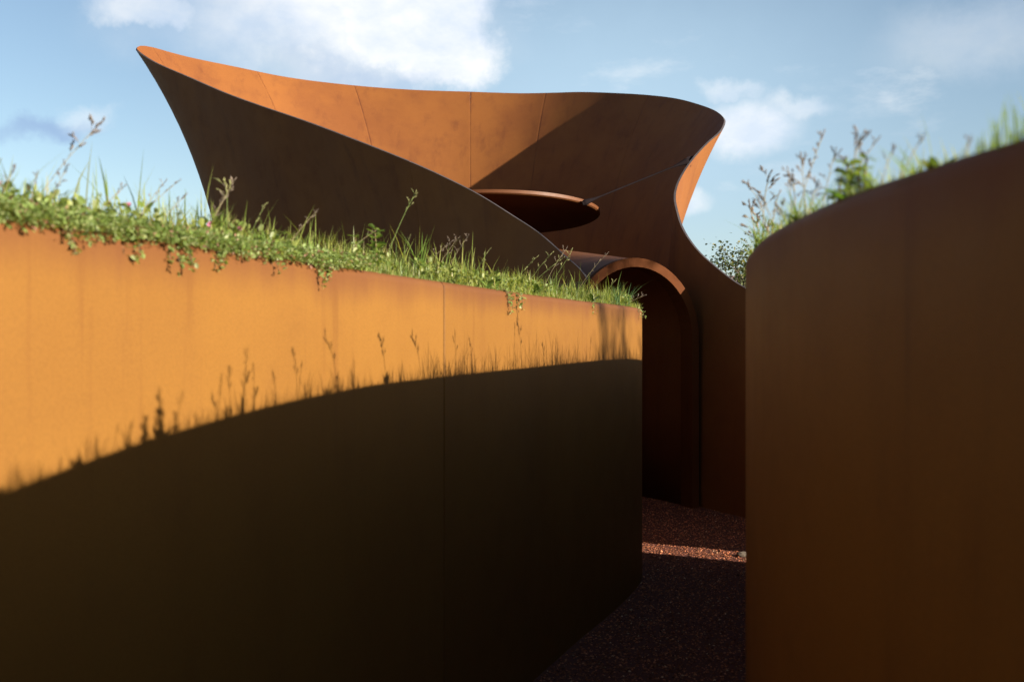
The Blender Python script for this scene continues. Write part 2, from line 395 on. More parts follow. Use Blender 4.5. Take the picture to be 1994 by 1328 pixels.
# hanging disc
DC = Vector((-.215, 11.8, 1.473+EYE)); DR = 1.25
ex = Vector((1, 0, .0)); ey = Vector((0, 1, -.068)); en = ex.cross(ey).normalized()
dn = 96
def dpt(r, a, h): return DC+ex*(r*math.cos(a))+ey*(r*math.sin(a))+en*h
V = []; prof = [(.02, -.02), (DR*.5, -.018), (DR*.9, -.012), (DR-.012, 0), (DR-.004, .006), (DR+.004, .012), (DR+.006, .046), (DR-.006, .048), (DR-.02, .03), (DR*.5, .02), (.02, .02)]
for k in range(dn):
    a = 2*math.pi*k/dn
    for r, h in prof: V.append(dpt(r, a, h))
m_ = len(prof); f = [(i*m_+j, ((i+1) % dn)*m_+j, ((i+1) % dn)*m_+j+1, i*m_+j+1) for i in range(dn) for j in range(m_-1)]
f.append(tuple(i*m_ for i in range(dn))[::-1]); f.append(tuple(i*m_+m_-1 for i in range(dn)))
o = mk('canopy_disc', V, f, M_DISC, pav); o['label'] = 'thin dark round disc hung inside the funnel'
bm = bmesh.new(); bm.from_mesh(o.data); bmesh.ops.recalc_face_normals(bm, faces=bm.faces)
for e in bm.edges:
    if len(e.link_faces) == 2 and e.calc_face_angle() > .5: e.smooth = False
bm.to_mesh(o.data); bm.free()

def tube(path, radii, seg=8, cap=True):
    V = []; Fc = []; path = [Vector(p) for p in path]
    for i, p in enumerate(path):
        d = (path[min(i+1, len(path)-1)]-path[max(i-1, 0)]).normalized()
        u = d.cross(Vector((0, 0, 1)) if abs(d.z) < .95 else Vector((1, 0, 0))).normalized(); w = d.cross(u)
        for k in range(seg):
            a = 2*math.pi*k/seg; V.append(p+(u*math.cos(a)+w*math.sin(a))*radii[i])
    Fc = grid_faces(len(path), seg, True)
    if cap: Fc += [tuple(range(seg))[::-1], tuple(range((len(path)-1)*seg, len(path)*seg))]
    return V, Fc
A = Vector(P3(1134, 397, 10.98)); B = Vector(P3(1341, 313, 11.38))
d = (B-A)
rod = [A+d*t for t in (0, .015, .03, .10, .16, .84, .90, .965, .985, 1.0)]
rad = [.015, .033, .034, .018, .0085, .0085, .018, .034, .034, .02]
V, f = tube(rod, rad, 12); o = mk('tie_rod', V, f, M_ROD, pav)
def box(c, h, rot=None):
    V = [Vector((sx*h[0], sy*h[1], sz*h[2])) for sx in (-1, 1) for sy in (-1, 1) for sz in (-1, 1)]
    if rot: V = [rot @ v for v in V]
    V = [v+Vector(c) for v in V]
    return V, [(0, 1, 3, 2), (4, 6, 7, 5), (0, 4, 5, 1), (2, 3, 7, 6), (0, 2, 6, 4), (1, 5, 7, 3)]
br = P3(1351, 309, 11.62)
V = [Vector(P3(1334, 318, 11.40)), Vector(P3(1338, 306, 11.55)), Vector(P3(1353, 303, 11.66)), Vector(P3(1343, 319, 11.40))]
V = V+[v+Vector((.01, .0, -.035)) for v in V]
mk('rod_bracket', V, [(0, 1, 2, 3), (7, 6, 5, 4), (0, 4, 5, 1), (1, 5, 6, 2), (2, 6, 7, 3), (3, 7, 4, 0)], M_ROD, pav, smooth_=False)

# ------------------------------------------------------------------ ground, path and banks
def poly(name, pts, z, mat, kind='structure', thick=None):
    pv = [Vector((x, y, 0)) for x, y in pts]
    tri = tessellate_polygon([pv]); n = len(pts)
    V = [(x, y, z) for x, y in pts]; f = [tuple(t) for t in tri]
    if thick:
        V += [(x, y, z-thick) for x, y in pts]; f += [tuple(q+n for q in reversed(t)) for t in tri]
        f += [(i, (i+1) % n, n+(i+1) % n, n+i) for i in range(n)]
    o = mk(name, V, f, mat, smooth_=False); o['kind'] = kind
    bm = bmesh.new(); bm.from_mesh(o.data); bmesh.ops.recalc_face_normals(bm, faces=bm.faces); bm.to_mesh(o.data); bm.free(); return o
poly('ground', [(-900, -900), (900, -900), (900, 900), (-900, 900)], -.012, M_FIELD)
poly('gravel_path', [(-9, -8), (14, -8), (14, 12), (8, 18), (-5, 18), (-9, 10)], 0, M_GRAVEL)
off = .012
li = [(q[0]-n[0]*off*2, q[1]-n[1]*off*2) for q, n in zip(LQ[::6], LN[::6])]
foot = []
kk = np.where((Ss > 0) & (rpx > 0))[0]
tip_i = int(np.argmin(rim[:, 0]))
for i in range(20, tip_i, 14):
    p, n_ = shell_frame(Ss[i], .30); foot.append((p.x-n_.x*.02, p.y-n_.y*.02))
bankL = li[:-2]+foot+[(-4.6, 15.2), (-7, 20), (-60, 40), (-60, -20), (-4.2, -8)]
poly('bank', bankL, WT-.018, M_SOIL, thick=WT-.05)
ri = [(q[0]-n[0]*off*2, q[1]-n[1]*off*2) for q, n in zip(RQ[::6], RN[::6])]
bankR = ri+[(30, -16), (30, -30), (2.2, -30), (1.6, -5)]
poly('bank', bankR, WT-.018, M_SOIL, thick=WT-.05)
# third bank behind the entrance wall of the pavilion
ext = []
for i in range(len(Ss)-1, 0, -10):
    if rpx[i] < 1335 and rim[i, 1] > 10: break
    p, n_ = shell_frame(Ss[i], .0); ext.append((p.x-n_.x*.03, p.y-n_.y*.03))
e0 = ext[0]
bankE = [(40, -4.0), (12, 3.4), (6.2, 6.15), (e0[0]+.25, e0[1]-.06)]+ext+[(2.3, 11.2), (3.2, 14.0), (9, 18), (60, 25), (60, 0)]
poly('bank', bankE, WT-.12, M_SOIL, thick=WT-.15)
# steel edging of that bank along the side path
we = empty('retaining_wall'); tag(we, 'low rust steel edging wall beyond the rounded right-hand wall, along the side path', 'wall')
wall_plates(we, [(e0[0]+.02, e0[1]-.05), (e0[0]+.10, e0[1]-.09), (e0[0]+.3, e0[1]-.13), (6.2, 6.05), (12, 3.3)], [3.6], +1, M_WALLR, zt=WT-.08)

# ------------------------------------------------------------------ gravel stones (one heap nobody could count)
def in_path(x, y):
    ly = np.interp(y, [p[1] for p in LW], [p[0] for p in LW]); ry = np.interp(y, [p[1] for p in RW[:19]], [p[0] for p in RW[:19]])
    return x > ly+.004, x < ry-.004
base = []
bmt = bmesh.new(); bmesh.ops.create_icosphere(bmt, subdivisions=1, radius=1); bv = np.array([v.co[:] for v in bmt.verts]); bf = np.array([[v.index for v in f.verts] for f in bmt.faces]); bmt.free()
octv = np.array([(1, 0, 0), (-1, 0, 0), (0, 1, 0), (0, -1, 0), (0, 0, 1), (0, 0, -.6)], float)
octf = np.array([(0, 2, 4), (2, 1, 4), (1, 3, 4), (3, 0, 4), (2, 0, 5), (1, 2, 5), (3, 1, 5), (0, 3, 5)])
def fast_mesh(name, V, Fc, tint, mat, smooth_=False, parent=None):
    """V (n,3) float, Fc (m,3|4) int arrays"""
    me = bpy.data.meshes.new(name); k = Fc.shape[1]
    me.vertices.add(len(V)); me.vertices.foreach_set('co', V.astype(np.float32).ravel())
    me.loops.add(Fc.size); me.loops.foreach_set('vertex_index', Fc.astype(np.int32).ravel())
    me.polygons.add(len(Fc)); me.polygons.foreach_set('loop_start', np.arange(0, Fc.size, k, dtype=np.int32))
    me.polygons.foreach_set('loop_total', np.full(len(Fc), k, dtype=np.int32))
    me.materials.append(mat); me.update(calc_edges=True)
    me.polygons.foreach_set('use_smooth', np.full(len(Fc), smooth_))
    a = me.color_attributes.new('tint', 'FLOAT_COLOR', 'POINT'); t4 = np.ones((len(V), 4), np.float32); t4[:, :3] = tint; a.data.foreach_set('color', t4.ravel())
    me.validate()
    o = bpy.data.objects.new(name, me); col.objects.link(o)
    if parent: o.parent = parent
    return o
n = 90000
yy = 3.9+6.9*rng.random(n)**1.15; xx = -.3+3.6*rng.random(n)
lo = np.interp(yy, [p[1] for p in LW], [p[0] for p in LW]); hi = np.interp(yy, [p[1] for p in RW[:19]], [p[0] for p in RW[:19]])
hi = np.where(yy > 6.8, 3.3, hi)
ok = (xx > lo+.01) & (xx < hi-.01); xx = xx[ok]; yy = yy[ok]; n = len(xx)
s = .0045+.006*rng.random(n)**2.2; big_ = rng.random(n) < .012; s = np.where(big_, s*1.9, s)
ang = rng.random(n)*6.28; ca, sa = np.cos(ang), np.sin(ang)
v = octv[None]*(1+.35*(rng.random((n, 6, 1))-.5)); v = v*np.stack([s, s*(.55+.4*rng.random(n)), s*(.35+.4*rng.random(n))], 1)[:, None]
v = np.stack([v[..., 0]*ca[:, None]-v[..., 1]*sa[:, None], v[..., 0]*sa[:, None]+v[..., 1]*ca[:, None], v[..., 2]+.25*v[..., 0]*(rng.random(n)-.5)[:, None]*2], -1)
v += np.stack([xx, yy, .002+s*.2], 1)[:, None]
tb = np.array([(0.4125, 0.1386, 0.0630), (0.3125, 0.1056, 0.0525), (0.5000, 0.1980, 0.0945), (0.2125, 0.0792, 0.0473), (0.6000, 0.3696, 0.2100)]); ti = rng.choice(5, n, p=[.34, .3, .2, .13, .03])
tint_ = np.repeat(tb[ti]*.72*(.35+1.3*rng.random((n, 1))**1.6), 6, 0)
fc = (octf[None]+(np.arange(n)*6)[:, None, None]).reshape(-1, 3)
gv = fast_mesh('gravel', v.reshape(-1, 3), fc, tint_, M_GSTONE)
tag(gv, 'loose reddish gravel covering the path between the walls', 'gravel', kind='stuff')
bm = bmesh.new(); bmesh.ops.create_icosphere(bm, subdivisions=2, radius=.042)
for q in bm.verts: q.co = Vector((q.co.x*1.2+random.uniform(-.003, .003), q.co.y*.7, q.co.z*.55+random.uniform(-.003, .003)))
me = bpy.data.meshes.new('stone'); bm.to_mesh(me); bm.free(); me.materials.append(M_STONE)
o = bpy.data.objects.new('stone', me); col.objects.link(o); o.location = (1.715, 7.40, .015)
tag(o, 'small stone lying at the right end of the sunlit gravel strip', 'stone')

# ------------------------------------------------------------------ vegetation
GREENS = np.array([(0.1377, 0.1917, 0.0390), (0.1812, 0.2201, 0.0520), (0.2248, 0.2556, 0.0650), (0.2610, 0.2698, 0.0806), (0.0943, 0.1491, 0.0416), (0.3045, 0.2698, 0.1170)])
def blades(name, xy, h, w, lean, tint, z0=None, mat=None, parent=None):
    n = len(xy); a = rng.random(n)*6.283; dirx, diry = np.cos(a), np.sin(a)
    wx, wy = -diry, dirx                          # width axis
    k = np.array([0, .4, .75, 1.0]); bend = lean[:, None]*(k[None]**2)*h[:, None]
    z = h[:, None]*(k[None]-.22*np.minimum(lean, 1.6)[:, None]*k[None]**2)
    cx = xy[:, 0, None]+dirx[:, None]*bend; cy = xy[:, 1, None]+diry[:, None]*bend
    ww = w[:, None]*np.array([.8, 1.0, .7, .06])[None]*.5
    Lp = np.stack([cx-wx[:, None]*ww, cy-wy[:, None]*ww, z], -1); Rp = np.stack([cx+wx[:, None]*ww, cy+wy[:, None]*ww, z], -1)
    v = np.stack([Lp, Rp], 2).reshape(n, 8, 3); v[..., 2] += (WT-.02 if z0 is None else z0)
    f0 = np.array([(0, 1, 3, 2), (2, 3, 5, 4), (4, 5, 7, 6)])
    f_ = (f0[None]+(np.arange(n)*8)[:, None, None]).reshape(-1, 4)
    return v.reshape(-1, 3), f_, np.repeat(tint, 8, 0)
def along(Q, s, Nn, ss, off_):
    x = np.interp(ss, s, Q[:, 0])-np.interp(ss, s, Nn[:, 0])*off_; y = np.interp(ss, s, Q[:, 1])-np.interp(ss, s, Nn[:, 1])*off_
    return np.stack([x, y], 1)
def clump(ss, off_, sc_=3.0, seed=0):
    r = np.random.default_rng(seed); out = np.zeros(len(ss))
    for i in range(14):
        k = r.normal(size=2)*sc_*(1+i*.35); out += np.sin(ss*k[0]+off_*k[1]*2+r.random()*6.28)/(1+i*.25)
    return out/4.0
def strip(Q, s, Nn, a, b, n, w0, w1, hmin, hmax, wd, pw=1.0, seed=1, lean=.7, tint_k=1.0, ramp_in=0., ck=.45):
    ss = a+(b-a)*rng.random(n); of = w0+(w1-w0)*rng.random(n)**pw
    cl = clump(ss, of, 3.5, seed)
    xy = along(Q, s, Nn, ss, of); h = (hmin+(hmax-hmin)*rng.random(n)**1.7)*np.clip(1+ck*cl, .25, 2.1)*np.clip(ramp_in+of*8, .45, 1.0)
    ln = lean*rng.random(n)*1.3; w = wd*(.55+.8*rng.random(n))
    t = GREENS[rng.choice(6, n, p=[.16, .27, .28, .16, .08, .05])]*(.8+.4*rng.random((n, 1)))*tint_k
    t = t*np.clip(1+.18*cl[:, None]*np.array([1.4, 1, .6]), .6, 1.5)
    return blades('g', xy, h, w, ln, t)
def joinm(parts):
    V = []; Fs = []; T = []; o_ = 0
    for v_, f_, t_ in parts: V.append(v_); Fs.append(f_+o_); T.append(t_); o_ += len(v_)
    return np.concatenate(V), np.concatenate(Fs), np.concatenate(T)
sa0 = arc_at(LW, .5); sa1 = arc_at(LW, 6.9); s1 = Ls[-1]
parts = [strip(LQ, Ls, LN, sa0, sa1, 30000, .012, .16, .025, .085, .0032, seed=2),
         strip(LQ, Ls, LN, sa0, sa1, 26000, .04, .50, .04, .15, .0038, seed=3, lean=.6),
         strip(LQ, Ls, LN, sa0, sa1, 15000, .4, 1.6, .05, .16, .0044, seed=4),
         strip(LQ, Ls, LN, sa0, sa1, 1500, .02, .35, .10, .22, .0040, seed=5, lean=.45),
         strip(LQ, Ls, LN, sa1-.5, s1-.05, 7000, .01, .5, .03, .13, .0034, seed=6),
         strip(LQ, Ls, LN, sa0-1.2, sa0, 2500, .02, .6, .03, .12, .0038, seed=7)]
n = 14000   # farther turf up to the foot of the pavilion
xy = np.stack([-9+9.3*rng.random(n), 2.5+12*rng.random(n)], 1)
lo = np.interp(xy[:, 1], [p[1] for p in LW], [p[0] for p in LW]); fx = np.array([p[0] for p in foot]); fy = np.array([p[1] for p in foot])
yb = np.interp(xy[:, 0], fx[::-1], fy[::-1], left=14.5, right=8.9)
ok = (xy[:, 0] < lo-1.0) & (xy[:, 1] < yb-.02); xy = xy[ok]; n = len(xy)
t = GREENS[rng.choice(5, n)]*(.8+.4*rng.random((n, 1)))
parts.append(blades('g', xy, .05+.12*rng.random(n), np.full(n, .006), rng.random(n)*.8, t))
V, f, T = joinm(parts); g = fast_mesh('grass', V, f, T, M_LEAF)
tag(g, 'sunlit green grass on top of the left wall, running back to the pavilion', 'grass', kind='stuff')
r0 = arc_at(RW, -.2); r1 = Rs[np.argmin((RQ[:, 0]-2.3)**2+(RQ[:, 1]-6.85)**2)]; r2 = Rs[np.argmin((RQ[:, 0]-4.5)**2+(RQ[:, 1]-5.1)**2)]
parts = [strip(RQ, Rs, RN, r0, r1, 11000, .012, .25, .02, .06, .0028, seed=12, lean=.6),
         strip(RQ, Rs, RN, r0, r1, 900, .02, .22, .05, .12, .0022, seed=13, lean=.35),
         strip(RQ, Rs, RN, arc_at(RW, 2.6), r1, 3200, .012, .22, .025, .11, .0032, seed=16, lean=.9, ck=1.5),
         strip(RQ, Rs, RN, arc_at(RW, 2.6), r1, 2000, .010, .09, .025, .125, .0032, seed=18, lean=.9, ramp_in=.6, ck=1.6),
         strip(RQ, Rs, RN, r0, arc_at(RW, 2.6), 900, .010, .09, .03, .08, .0018, seed=19, lean=.35, ramp_in=.4),
         strip(RQ, Rs, RN, r0, arc_at(RW, 2.6), 2500, .03, .20, .04, .10, .0024, seed=17, lean=.35),
         strip(RQ, Rs, RN, r0, r1, 8000, .2, 1.2, .03, .08, .0034, seed=14),
         strip(RQ, Rs, RN, r1, r2, 2500, .02, .3, .03, .11, .0034, seed=15)]
V, f, T = joinm(parts); g = fast_mesh('grass', V, f, T, M_LEAF)
tag(g, 'short grass and weeds on top of the dark right-hand wall', 'grass', kind='stuff')
n = 9000; xy = np.stack([2.4+9*rng.random(n), 4+12*rng.random(n)], 1)
from mathutils.geometry import intersect_point_tri_2d
def inside(P, poly_):
    x, y = P[:, 0], P[:, 1]; c = np.zeros(len(P), bool); j = len(poly_)-1
    for i in range(len(poly_)):
        xi, yi = poly_[i]; xj, yj = poly_[j]
        c ^= ((yi > y) != (yj > y)) & (x < (xj-xi)*(y-yi)/(yj-yi+1e-12)+xi); j = i
    return c
xy = xy[inside(xy, bankE)]; n = len(xy)
v_, f_, t_ = blades('g', xy, .04+.12*rng.random(n), np.full(n, .006), rng.random(n)*.8, GREENS[rng.choice(5, n)]*(.8+.4*rng.random((n, 1))), z0=WT-.125)
g = fast_mesh('grass', v_, f_, t_, M_LEAF); tag(g, 'grass on the bank right of the pavilion entrance, behind the rounded wall', 'grass', kind='stuff')

# small round leaves (creeping weeds); leaf = 6-vertex fold
LEAF2 = np.array([(0, 0, 0), (.35, .28, .06), (.8, .26, .04), (1, 0, -.04), (.8, -.26, .04), (.35, -.28, .06)])
def leaves(pos, size, aim, tint, aspect=1.0):
    """pos (n,3), aim (n,3) leaf direction"""
    n = len(pos); a = aim/np.linalg.norm(aim, axis=1)[:, None]
    up = np.tile(np.array([(0, 0, 1.)]), (n, 1))+rng.normal(size=(n, 3))*.45
    b = np.cross(up, a); b /= np.linalg.norm(b, axis=1)[:, None]; c = np.cross(a, b)
    v = pos[:, None]+size[:, None, None]*(LEAF2[None, :, 0, None]*a[:, None]+LEAF2[None, :, 1, None]*b[:, None]*aspect+LEAF2[None, :, 2, None]*c[:, None])
    f0 = np.array([(0, 1, 2, 3), (0, 3, 4, 5)]); f_ = (f0[None]+(np.arange(n)*6)[:, None, None]).reshape(-1, 4)
    return v.reshape(-1, 3), f_, np.repeat(tint, 6, 0)
CREEP = np.array([(0.1620, 0.2295, 0.0585), (0.2160, 0.2835, 0.0910), (0.2700, 0.3105, 0.1300), (0.1215, 0.1755, 0.0455), (0.2970, 0.1620, 0.1170)])
def px_to_s(px):                      # arc position on the left wall seen at image column px
    rx = CX+F*LQ[:, 0]/np.maximum(LQ[:, 1], .05); i = np.argmin(np.where((LQ[:, 1] > .3) & (Ls < sa1), np.abs(rx-px), 1e9)); return Ls[i]
c0 = sa0; c1 = px_to_s(720); c2 = px_to_s(1240)
n = 26000; ss = c0+(c1-c0)*rng.random(n)
edge = clump(ss, np.zeros(n), 7.0, 31); hang = np.clip(.026+.040*edge, .0, .085)*np.clip((c1-ss)*3, 0, 1)
of = -.030+.15*rng.random(n)**1.3
zt_ = WT+.004+.034*rng.random(n)-np.where(of < 0, hang*rng.random(n), 0)+.01*edge
N3 = np.stack([np.interp(ss, Ls, LN[:, 0]), np.interp(ss, Ls, LN[:, 1]), np.zeros(n)], 1)
p = np.concatenate([along(LQ, Ls, LN, ss, of), zt_[:, None]], 1)
aim = rng.normal(size=(n, 3))*.8+N3*np.where(of < .01, .9, .1)[:, None]+np.array([(0, 0, .15)])
size = .006+.007*rng.random(n)
t = CREEP[rng.choice(5, n, p=[.27, .3, .2, .15, .08])]*(.75+.5*rng.random((n, 1)))
pr = [leaves(p, size, aim, t)]
n = 9000; ss = c0+(c2-c0)*rng.random(n); of = .01+.35*rng.random(n); cl = clump(ss, of, 5, 77); ok = cl > -.1; ss = ss[ok]; of = of[ok]; n = len(ss)
p = np.concatenate([along(LQ, Ls, LN, ss, of), (WT+.01+.06*rng.random(n))[:, None]], 1)
pr.append(leaves(p, .010+.014*rng.random(n), rng.normal(size=(n, 3))+np.array([(0, 0, .8)]), GREENS[rng.choice([1, 2, 0], n)]*(.6+.45*rng.random((n, 1))), 1.1))
V, f, T = joinm(pr); g = fast_mesh('creeping_weed', V, f, T, M_LEAF)
tag(g, 'low creeping weed spilling over the rim of the left wall', 'ground cover', kind='stuff')

def wall_pt(px, inset=0.):            # point on top of the left wall under image column px
    s_ = px_to_s(px); q = along(LQ, Ls, LN, np.array([s_]), np.array([inset]))[0]
    n_ = Vector((np.interp(s_, Ls, LN[:, 0]), np.interp(s_, Ls, LN[:, 1]), 0)); return Vector((q[0], q[1], WT)), n_
def curve(p0, d0, length, bend, n=10):
    pts = [Vector(p0)]; d = Vector(d0).normalized()
    for i in range(n):
        d = (d+Vector(bend)/n).normalized(); pts.append(pts[-1]+d*length/n)
    return pts

# hanging sprigs: thing > stem, foliage
def sprig(px, length, label, out=.9, nl=14, lsz=.013, seed=0, group='sprigs hanging over the rim of the left wall'):
    r = random.Random(seed); p, n_ = wall_pt(px, .02); tn = Vector((-n_.y, n_.x, 0))*r.uniform(-.3, .3)
    root = empty('hanging_sprig', p); tag(root, label, 'weed', group)
    V = []; f = []; P = []; A_ = []
    for b_ in range(3 if nl > 8 else 2):
        t2 = Vector((-n_.y, n_.x, 0))*r.uniform(-.9, .9); L_ = (length+.03)*(1 if b_ == 0 else r.uniform(.5, .85)); oo = out*r.uniform(.6, 1.2)
        path = curve((0, 0, .004), n_*oo+tn+t2+Vector((0, 0, .35)), L_, n_*(-oo*.3)-t2*.6+Vector((r.uniform(-.5, .5), r.uniform(-.5, .5), -3.0)), 12)
        v_, f_ = tube(path, [.0009]*13, 4); o_ = len(V); V += v_; f += [tuple(q+o_ for q in g_) for g_ in f_]
        m_ = max(4, int(nl*L_/(length+.03)))
        for k in range(m_):
            t = .25+.75*k/(m_-1); i = min(int(t*12), 11); q = path[i].lerp(path[i+1], t*12-i); off_ = Vector((r.gauss(0, 1), r.gauss(0, 1), r.gauss(0, .5)))*lsz*.45
            for sd in range(r.randint(1, 4)):
                P.append((q+off_)[:]); A_.append((r.gauss(0, 1), r.gauss(0, 1), r.gauss(0, .6)))
    mk('stem', V, f, M_LEAF, root, tint=np.tile((.16, .10, .05), (len(V), 1)))['kind'] = 'stuff'
    P = np.array(P); A_ = np.array(A_); nn_ = len(P)
    V, f, T = leaves(P, lsz*(.5+.7*rng.random(nn_)), A_, CREEP[rng.choice([0, 1, 2], nn_)]*(.8+.5*rng.random((nn_, 1))), 1.1)
    fast_mesh('foliage', V, f, T, M_LEAF, parent=root)
SPR = [(112, .05, 'short sprig hanging at the far left of the left wall rim'),
       (262, .045, 'small sprig hanging on the left wall rim, left of the longest dark cluster'),
       (320, .085, 'long leafy sprig hanging over the left wall below the pale oval leaf'),
       (352, .065, 'leafy sprig hanging just right of the longest sprig on the left rim'),
       (440, .055, 'sprig hanging over the rim below the two bent seed stalks'),
       (520, .045, 'sprig hanging midway along the creeping mat on the left wall'),
       (612, .060, 'bushy sprig hanging at the right end of the creeping mat'),
       (650, .040, 'last small sprig of the creeping mat before the bare rim')]
for i, (a, b, c) in enumerate(SPR): sprig(a, b, c, seed=i, nl=13 if b > .05 else 9)
sprig(985, .105, 'pale sprig hanging alone below the rim right of the wall joint', out=1.2, nl=10, lsz=.017, seed=23)
sprig(1008, .075, 'second pale sprig right beside the lone hanging one', out=1.5, nl=8, lsz=.017, seed=27)
sprig(1160, .075, 'thin sprig hanging near the right end of the left wall', nl=7, lsz=.014, seed=31)
sprig(1243, .075, 'sprig hanging off the right-hand corner of the left wall', nl=8, lsz=.015, seed=35)

# seed stalks: thing > stem, seed_head
def stalk(base, top, label, heads=6, hl=.022, droop=(0, 0, 0), dry=False, group='seed stalks standing on the left wall', seed=0, sw=.0011, spread=.9, span=.35):
    r = random.Random(seed*13+5); base = Vector(base); top = Vector(top); d = top-base; Lh = d.length
    root = empty('seed_stalk', base); tag(root, label, 'grass stalk', group)
    side = Vector((d.x, d.y, 0))*-.35
    pts = []
    for i in range(13):
        t = i/12; pts.append(d*t+side*(t*(1-t))*1.2+Vector(droop)*t**4*Lh)
    cst = (.30, .25, .14) if dry else (.17, .22, .07)
    V, f = tube(pts, [sw*(1-.5*i/12) for i in range(13)], 5); mk('stem', V, f, M_SEED, root, tint=np.tile(cst, (len(V), 1)))
    V = []; Fc = []; T = []
    tone = r.uniform(.7, 1.15)
    def spikelet(p, a, ln, w):
        a = a.normalized(); u = a.cross(Vector((.3, .5, .8))).normalized(); w2 = a.cross(u); o_ = len(V)
        cv = Vector((r.uniform(-.2, .2), r.uniform(-.2, .2), -.15))*ln
        for (t, rr) in ((0, .2), (.22, .8), (.5, 1), (.78, .7), (1, .08)):
            for k in range(4): an = k*1.571+t; V.append(p+a*ln*t+cv*t*t+(u*math.cos(an)+w2*math.sin(an))*w*rr*r.uniform(.6, 1.25))
        for i in range(4):
            for k in range(4): Fc.append((o_+i*4+k, o_+i*4+(k+1) % 4, o_+(i+1)*4+(k+1) % 4, o_+(i+1)*4+k))
        q_ = r.uniform(.75, 1.2)*tone
        T.extend([(.20*q_, .155*q_, .12*q_) if dry else (.24*q_, .235*q_, .10*q_)]*20)
    def ray(p, a, ln):           # thin side branch that carries small spikelets
        o_ = len(V); q2 = p+a*ln
        u = a.cross(Vector((.2, .4, .9))).normalized()*.0005; w2 = a.cross(u).normalized()*.0005
        for q in (p, q2):
            for k in range(3): V.append(q+u*math.cos(k*2.094)+w2*math.sin(k*2.094))
        for k in range(3): Fc.append((o_+k, o_+(k+1) % 3, o_+3+(k+1) % 3, o_+3+k))
        T.extend([cst]*6)
    for k in range(heads):
        t = 1-span*(k/max(heads-1, 1))**1.15; i = min(int(t*12), 11); q = pts[i].lerp(pts[i+1], t*12-i); a = (pts[i+1]-pts[i]).normalized()
        az = k*2.5+r.uniform(-.6, .6); ou = Vector((math.cos(az), math.sin(az)*.6, r.uniform(.1, .7)))
        if k == 0:
            for m in range(4): spikelet(q-a*hl*.34*m, a+Vector((r.uniform(-.25, .25), r.uniform(-.25, .25), .1)), hl*r.uniform(.45, .7), hl*.085)
            continue
        dv = (a*.8+ou*spread).normalized(); bl = hl*r.uniform(.25, .9)*(.4+.6*k/heads); ray(q, dv, bl+hl*.2)
        for m in range(r.randint(2, 4)):
            spikelet(q+dv*(bl+hl*.22*m*r.uniform(.7, 1.1)), dv+Vector((r.uniform(-.5, .5), r.uniform(-.5, .5), r.uniform(-.3, .4))), hl*r.uniform(.35, .7), hl*r.uniform(.06, .10))
    mk('seed_head', V, Fc, M_SEED, root, tint=T)['kind'] = 'stuff'
def lstalk(bx, tx, ty, inset, label, **k):
    p, n_ = wall_pt(bx, inset); p.z -= .02
    dd = p.y; s_ = dd; top = Vector(((tx-CX)/F*dd, dd+random.uniform(-.03, .03), EYE+(CY-ty)/F*dd)); stalk(p, top, label, **k)
